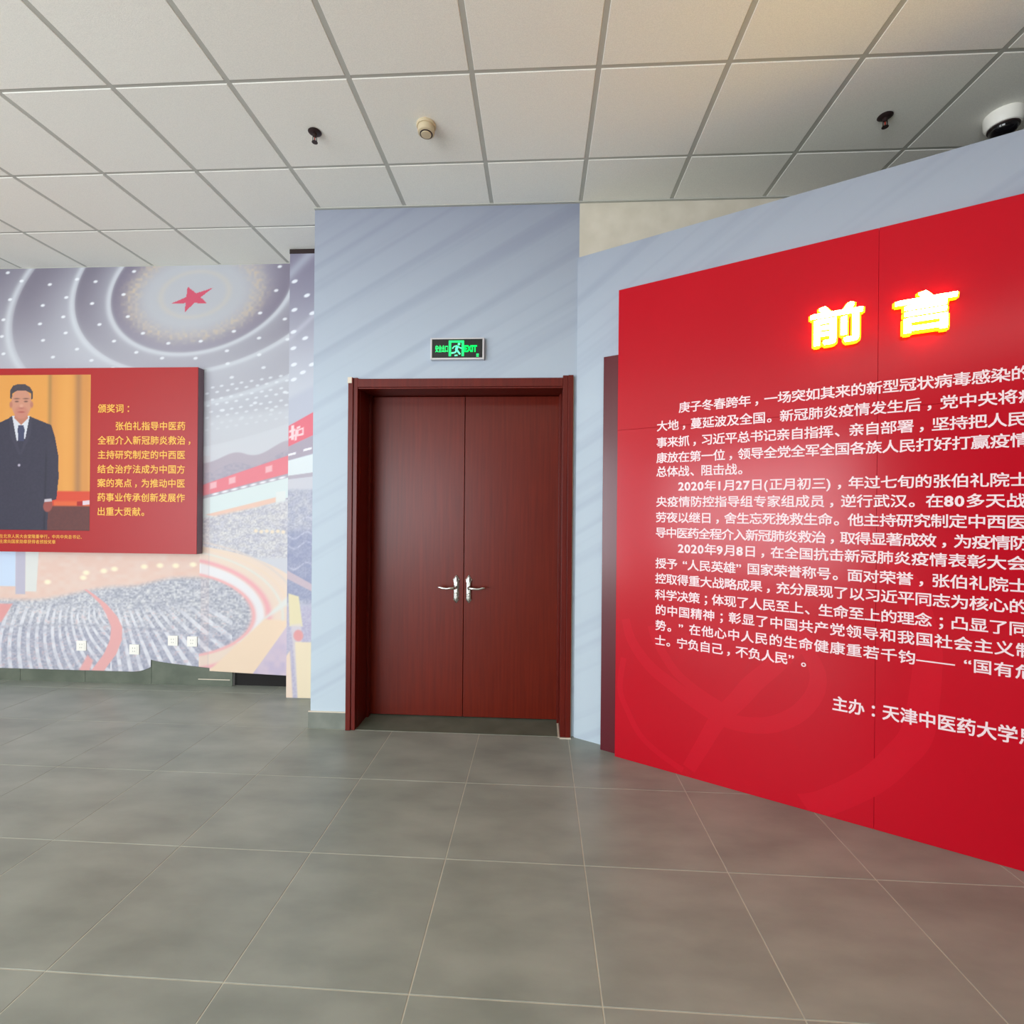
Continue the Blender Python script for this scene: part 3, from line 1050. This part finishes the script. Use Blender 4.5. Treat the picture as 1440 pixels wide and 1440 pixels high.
def paint_photo(x, y):
    P = Paint(x, y)
    P.c[:] = (236, 160, 74)
    P.put(vnoise(x / 14, y / 60, 70) * 0.3, (244, 180, 96))
    for cx, wd, col, a in ((73, 3.0, (150, 120, 74), 0.7), (78, 6, (222, 150, 82), 0.5), (113, 5.5, (168, 120, 84), 0.75), (124, 6, (206, 134, 80), 0.4), (96, 7, (246, 176, 92), 0.4), (-70, 5, (170, 122, 80), 0.7), (-30, 3, (160, 120, 76), 0.6)):
        P.put(np.exp(-((x - cx) / wd) ** 2) * a, col)
    P.put(smooth(690, 693, y), (226, 76, 52))
    P.put(smooth(703, 708, y) * (x > 80), (236, 104, 60))
    P.quad([(112, 706), (121, 705), (121, 712), (112, 712)], (176, 40, 40), 0.5)
    P.quad([(120, 705), (130, 704), (130, 710), (120, 711)], (236, 214, 226), 0.5)
    n = vnoise(x / 2, y / 2, 72)
    P.put(smooth(711, 714, y), (96, 56, 56))
    P.put(smooth(711, 714, y) * n * 0.4, (120, 66, 60))
    suit = (52, 52, 70)
    # suit: one outline with shoulders and sleeves
    body = [(17, 587), (2, 594), (-12, 601), (-19, 618), (-24, 650), (-24, 690), (-20, 706), (-8, 708), (-10, 747), (70, 747), (72, 706), (83, 703), (86, 672), (85, 640), (80, 614), (75, 598), (60, 592), (45, 586), (31, 600)]
    m = poly_mask(x, y, body)
    P.put(m, suit)
    P.put(m * n * 0.25, (74, 74, 90))
    P.put(m * np.exp(-((x - 68 + (y - 640) * 0.02) / 1.4) ** 2) * smooth(625, 650, y) * 0.5, (32, 32, 46))
    P.put(m * np.exp(-((x + 8) / 1.4) ** 2) * smooth(625, 650, y) * 0.5, (32, 32, 46))
    P.put(poly_mask(x, y, [(19, 585), (44, 585), (38, 617), (25, 621)]), (226, 230, 240))
    P.put(poly_mask(x, y, [(28, 598), (35, 598), (37, 604), (36, 621), (28, 621), (27, 604)]), (66, 72, 104))
    P.put(poly_mask(x, y, [(15, 587), (19, 585), (26, 621), (32, 640), (29, 640), (16, 612)]), (62, 62, 80))
    P.put(poly_mask(x, y, [(44, 585), (47, 587), (46, 610), (33, 640), (30, 640), (38, 617)]), (62, 62, 80))
    P.ell(29.5, 655, 1.8, 1.8, (196, 190, 210))
    P.ell(71, 712, 6.5, 9, (158, 80, 74), 0.2)
    P.quad([(66, 703), (76, 702), (77, 706), (66, 707)], (206, 200, 210), 0.6)
    # neck, head, hair
    P.quad([(24, 578), (39, 578), (42, 588), (32, 598), (22, 588)], (196, 128, 104), 0.6)
    P.ell(32, 567, 14.2, 20.5, (214, 150, 124))
    P.ell(32, 580, 9.5, 9, (208, 136, 116), 0, 2)
    P.ell(17.3, 569, 2.2, 4.5, (196, 126, 104))
    P.ell(46.7, 569, 2.2, 4.5, (196, 126, 104))
    hair = [(16, 560), (15.5, 549), (20, 542), (28, 539.5), (37, 540), (44, 544), (48.5, 551), (48, 561), (46.3, 562), (45.5, 553), (39, 549.5), (25, 549.5), (19.5, 553), (18, 561)]
    P.put(poly_mask(x, y, hair), (64, 60, 70))
    P.put(poly_mask(x, y, hair) * n * 0.3, (96, 92, 100))
    for ex_ in (25.5, 38.5):
        P.ell(ex_, 560.5, 3.8, 0.9, (104, 74, 66), 0, 0.7, 0.8)
        P.ell(ex_, 564.5, 2.6, 1.1, (92, 62, 58), 0, 0.7, 0.8)
    P.ell(32, 571, 2.6, 2.4, (226, 164, 140), 0, 1.4)
    P.ell(32, 574, 3.2, 1.0, (176, 104, 88), 0, 0.8, 0.7)
    P.ell(32, 579.5, 4.8, 1.2, (176, 84, 78), 0, 0.7, 0.8)
    P.c = P.c * 0.86 + 0.08 * np.array((190, 170, 170.))
    return np.clip(P.c, 0, 255)


def print_sheet(name, xa, xb, zbot, ztop, nx, nz, y, painter, mapping, m, parent):
    """flat print on a real sheet: fine grid of vertices, each carrying the print's colour"""
    xs = np.linspace(xa, xb, nx + 1)
    t = np.linspace(0, 1, nz + 1)
    zb = np.array([zbot(v) if callable(zbot) else zbot for v in xs])
    X = np.repeat(xs[None, :], nz + 1, 0)
    Z = zb[None, :] + (ztop - zb[None, :]) * t[:, None]
    px, py = mapping(X, Z)
    C = lin(painter(px, py))
    nv = (nx + 1) * (nz + 1)
    co = np.stack([X, np.full(X.shape, y), Z], -1).reshape(-1, 3)
    idx = np.arange(nv).reshape(nz + 1, nx + 1)
    q = np.stack([idx[:-1, :-1], idx[:-1, 1:], idx[1:, 1:], idx[1:, :-1]], -1).reshape(-1)
    me = bpy.data.meshes.new(name)
    nf = nx * nz
    # thickness: a back edge along the bottom and both sides
    rim = idx[0, :]
    back = co[rim].copy()
    back[:, 1] += 0.0015
    co2 = np.concatenate([co, back])
    bi = nv + np.arange(len(rim))
    q2 = np.stack([rim[:-1], bi[:-1], bi[1:], rim[1:]], -1).reshape(-1)
    allq = np.concatenate([q, q2])
    nft = nf + len(rim) - 1
    me.vertices.add(len(co2))
    me.vertices.foreach_set('co', co2.reshape(-1).astype(np.float32))
    me.loops.add(len(allq))
    me.loops.foreach_set('vertex_index', allq.astype(np.int32))
    me.polygons.add(nft)
    me.polygons.foreach_set('loop_start', (np.arange(nft) * 4).astype(np.int32))
    me.update(calc_edges=True)
    at = me.color_attributes.new('print', 'FLOAT_COLOR', 'POINT')
    cc = np.ones((len(co2), 4), np.float32)
    cc[:nv, :3] = C.reshape(-1, 3)
    cc[nv:, :3] = 0.75
    at.data.foreach_set('color', cc.reshape(-1))
    me.validate()
    return link(name, me, m, parent)


mur = empty('wall_mural', (-3.6, 4.06, 0), label='faded assembly hall mural with a red star on the back wall', cat='mural')


def unshift(o, root):
    o.location = -Vector(root.location)
    return o


def mmap(X, Z):
    return (X + 4.715) * 156.0, 373 + (3.6 - Z) * 163.4


def zb1(v):
    return 0.104 + 0.045 * max(0.0, (v + 3.50) / 0.18) ** 2.2


def zb2(v):
    return 0.212 - 0.058 * ((v + 3.32) / 0.52) ** 0.7 if v > -3.32 else 0.212


def zb3(v):
    return 0.128 - 0.022 * (v + 2.797) / 0.70


for a, b_, zb, n in ((-5.9, -3.3215, zb1, 420), (-3.3215, -2.798, zb2, 90), (-2.798, -2.012, zb3, 130)):
    unshift(print_sheet('mural_sheet', a, b_, zb, 3.598, n, 560, 4.043, paint_mural, mmap, M['mural'], mur), mur)
pm = print_sheet('pier_print', -2.013, XB, 0.004, 3.566, 70, 560, 3.832, paint_pier, lambda X, Z: (407 + (X + 2.013) * 176, 350 + (3.60 - Z) * 175.4), M['mural'], mur)
pm['label'] = 'narrow strip of the mural wrapped on the pier'
unshift(pm, mur)

# ---------------------------------------------------------------- award board on the mural
ab = empty('award_board', (-4.2, 4.043, 1.13), label='red wall board with a suited person photo and yellow text hung on the mural', cat='board')
bm = bmesh.new()
bm_box(bm, -5.62, -2.868, 3.972, 4.040, 1.132, 2.702)
unshift(finish('board_body', bm, M['board_edge'], ab, bevel=0.001), ab)
unshift(boxes('red_face', [(-5.62, -2.868, 3.966, 3.972, 1.132, 2.702)], M['red_left'], ab), ab)
ph = print_sheet('photo_print', -5.32, -3.812, 1.318, 2.645, 300, 264, 3.965, paint_photo, lambda X, Z: ((X + 4.639) * 157.2, 527 + (2.645 - Z) * 165.8), M['photo'], ab)
ph['label'] = 'photo of a person in a dark suit before orange curtains'
unshift(ph, ab)
YT = 3.9645
for s, x0, z0 in (('颁奖词：', -3.747, 2.322), ('张伯礼指导中医药', -3.592, 2.173), ('全程介入新冠肺炎救治，', -3.747, 2.052), ('主持研究制定的中西医', -3.747, 1.930),
                  ('结合治疗法成为中国方', -3.747, 1.808), ('案的亮点，为推动中医', -3.747, 1.690), ('药事业传承创新发展作', -3.747, 1.569), ('出重大贡献。', -3.747, 1.449)):
    unshift(text_mesh('text_line', s, 0.077, x0, z0, YT, M['yellow_print'], ab, pitch=0.0778, off=0.014), ab)
unshift(text_mesh('caption_line', '在北京人民大会堂隆重举行。中共中央总书记、', 0.036, -4.625, 1.248, YT, M['yellow_print'], ab, pitch=0.0366, off=0.004), ab)
unshift(text_mesh('caption_line', '主席向国家勋章获得者颁授奖章', 0.036, -4.625, 1.203, YT, M['yellow_print'], ab, pitch=0.0366, off=0.004), ab)

# ---------------------------------------------------------------- sockets on the mural
spots = [(-3.945, .319, 'white socket plate alone on the printed seat rows before the red aisle'),
         (-3.466, .298, 'white socket plate just past the red aisle, lowest on the mural'),
         (-3.121, .382, 'white socket plate of the close pair, nearer the red aisle'),
         (-2.949, .378, 'white socket plate of the close pair, nearer the printed orange balcony')]
sock = None
for x, z, lb in spots:
    if sock is None:
        bm = bmesh.new()
        bm_box(bm, -0.044, 0.044, -0.010, 0, 0, 0.086)
        o = finish('wall_socket', bm, M['white_plastic'], bevel=0.003)
        bm = bmesh.new()
        bm_box(bm, -0.030, 0.030, -0.0125, -0.0095, 0.014, 0.072)
        finish('insert', bm, M['white_plastic'], o, bevel=0.001)
        boxes('slot', [(-0.012, -0.008, -0.0128, -0.0124, 0.05, 0.062), (0.008, 0.012, -0.0128, -0.0124, 0.05, 0.062),
                       (-0.010, -0.006, -0.0128, -0.0124, 0.024, 0.034), (0.006, 0.010, -0.0128, -0.0124, 0.024, 0.034)], M['slot'], o)
        sock = o
    else:
        o = copy_tree(sock)
    o.location = (x, 4.0435, z - 0.043)
    tag(o, lb, 'socket', 'socket plates on the mural')

# ---------------------------------------------------------------- ceiling fittings
ZC = H_CEIL + 0.001


def sprinkler(x, y, lb):
    r = empty('fire_sprinkler', (x, y, ZC), label=lb, cat='sprinkler', group='ceiling sprinklers')
    lathe('escutcheon', [(0, 0.0), (0.032, 0.0), (0.036, -0.004), (0.026, -0.012), (0.014, -0.014), (0, -0.014)], M['dark_metal'], r, n=28)
    lathe('body', [(0, -0.013), (0.011, -0.013), (0.011, -0.026), (0.007, -0.030), (0, -0.030)], M['dark_metal'], r, n=16)
    boxes('yoke', [(-0.012, -0.009, -0.002, 0.002, -0.055, -0.026), (0.009, 0.012, -0.002, 0.002, -0.055, -0.026), (-0.012, 0.012, -0.002, 0.002, -0.057, -0.054)], M['dark_metal'], r)
    lathe('bulb', [(0, -0.030), (0.0035, -0.034), (0.0035, -0.050), (0, -0.054)], M['red_bulb'], r, n=10)
    lathe('deflector', [(0, -0.056), (0.015, -0.057), (0.016, -0.060), (0, -0.060)], M['dark_metal'], r, n=20)
    return r


sprinkler(-1.255, 2.645, 'small dark sprinkler on the bright ceiling beside the beige detector')
sprinkler(1.79, 2.67, 'small dark sprinkler in the shaded ceiling beside the dome camera')
sd = empty('smoke_detector', (-0.628, 2.625, ZC), label='beige round detector on the ceiling above the exit sign', cat='detector')
lathe('base', [(0, 0), (0.052, 0), (0.053, -0.010), (0.050, -0.014), (0, -0.014)], M['cream_plastic'], sd)
lathe('head', [(0, -0.012), (0.044, -0.012), (0.046, -0.034), (0.044, -0.046), (0.036, -0.050), (0.034, -0.050), (0, -0.050)], M['cream_plastic'], sd)
lathe('sensor_ring', [(0.029, -0.0495), (0.034, -0.0495), (0.034, -0.053), (0.029, -0.053), (0.029, -0.0495)], M['dark_metal'], sd)
lathe('cap', [(0, -0.050), (0.029, -0.050), (0.027, -0.056), (0, -0.058)], M['cream_plastic'], sd)

dc = empty('dome_camera', (2.395, 2.69, ZC), label='white dome camera with a dark lens above the partition top', cat='camera')
lathe('base', [(0, 0), (0.078, 0), (0.080, -0.006), (0.078, -0.050), (0.070, -0.066), (0.060, -0.070), (0, -0.070)], M['white_plastic'], dc)
lathe('dome', [(0.060, -0.069), (0.058, -0.085), (0.048, -0.100), (0.030, -0.111), (0.012, -0.115), (0, -0.1155)], M['black_glass'], dc)
lathe('dome_ring', [(0.056, -0.068), (0.065, -0.068), (0.064, -0.074), (0.058, -0.075), (0.056, -0.068)], M['dark_metal'], dc)
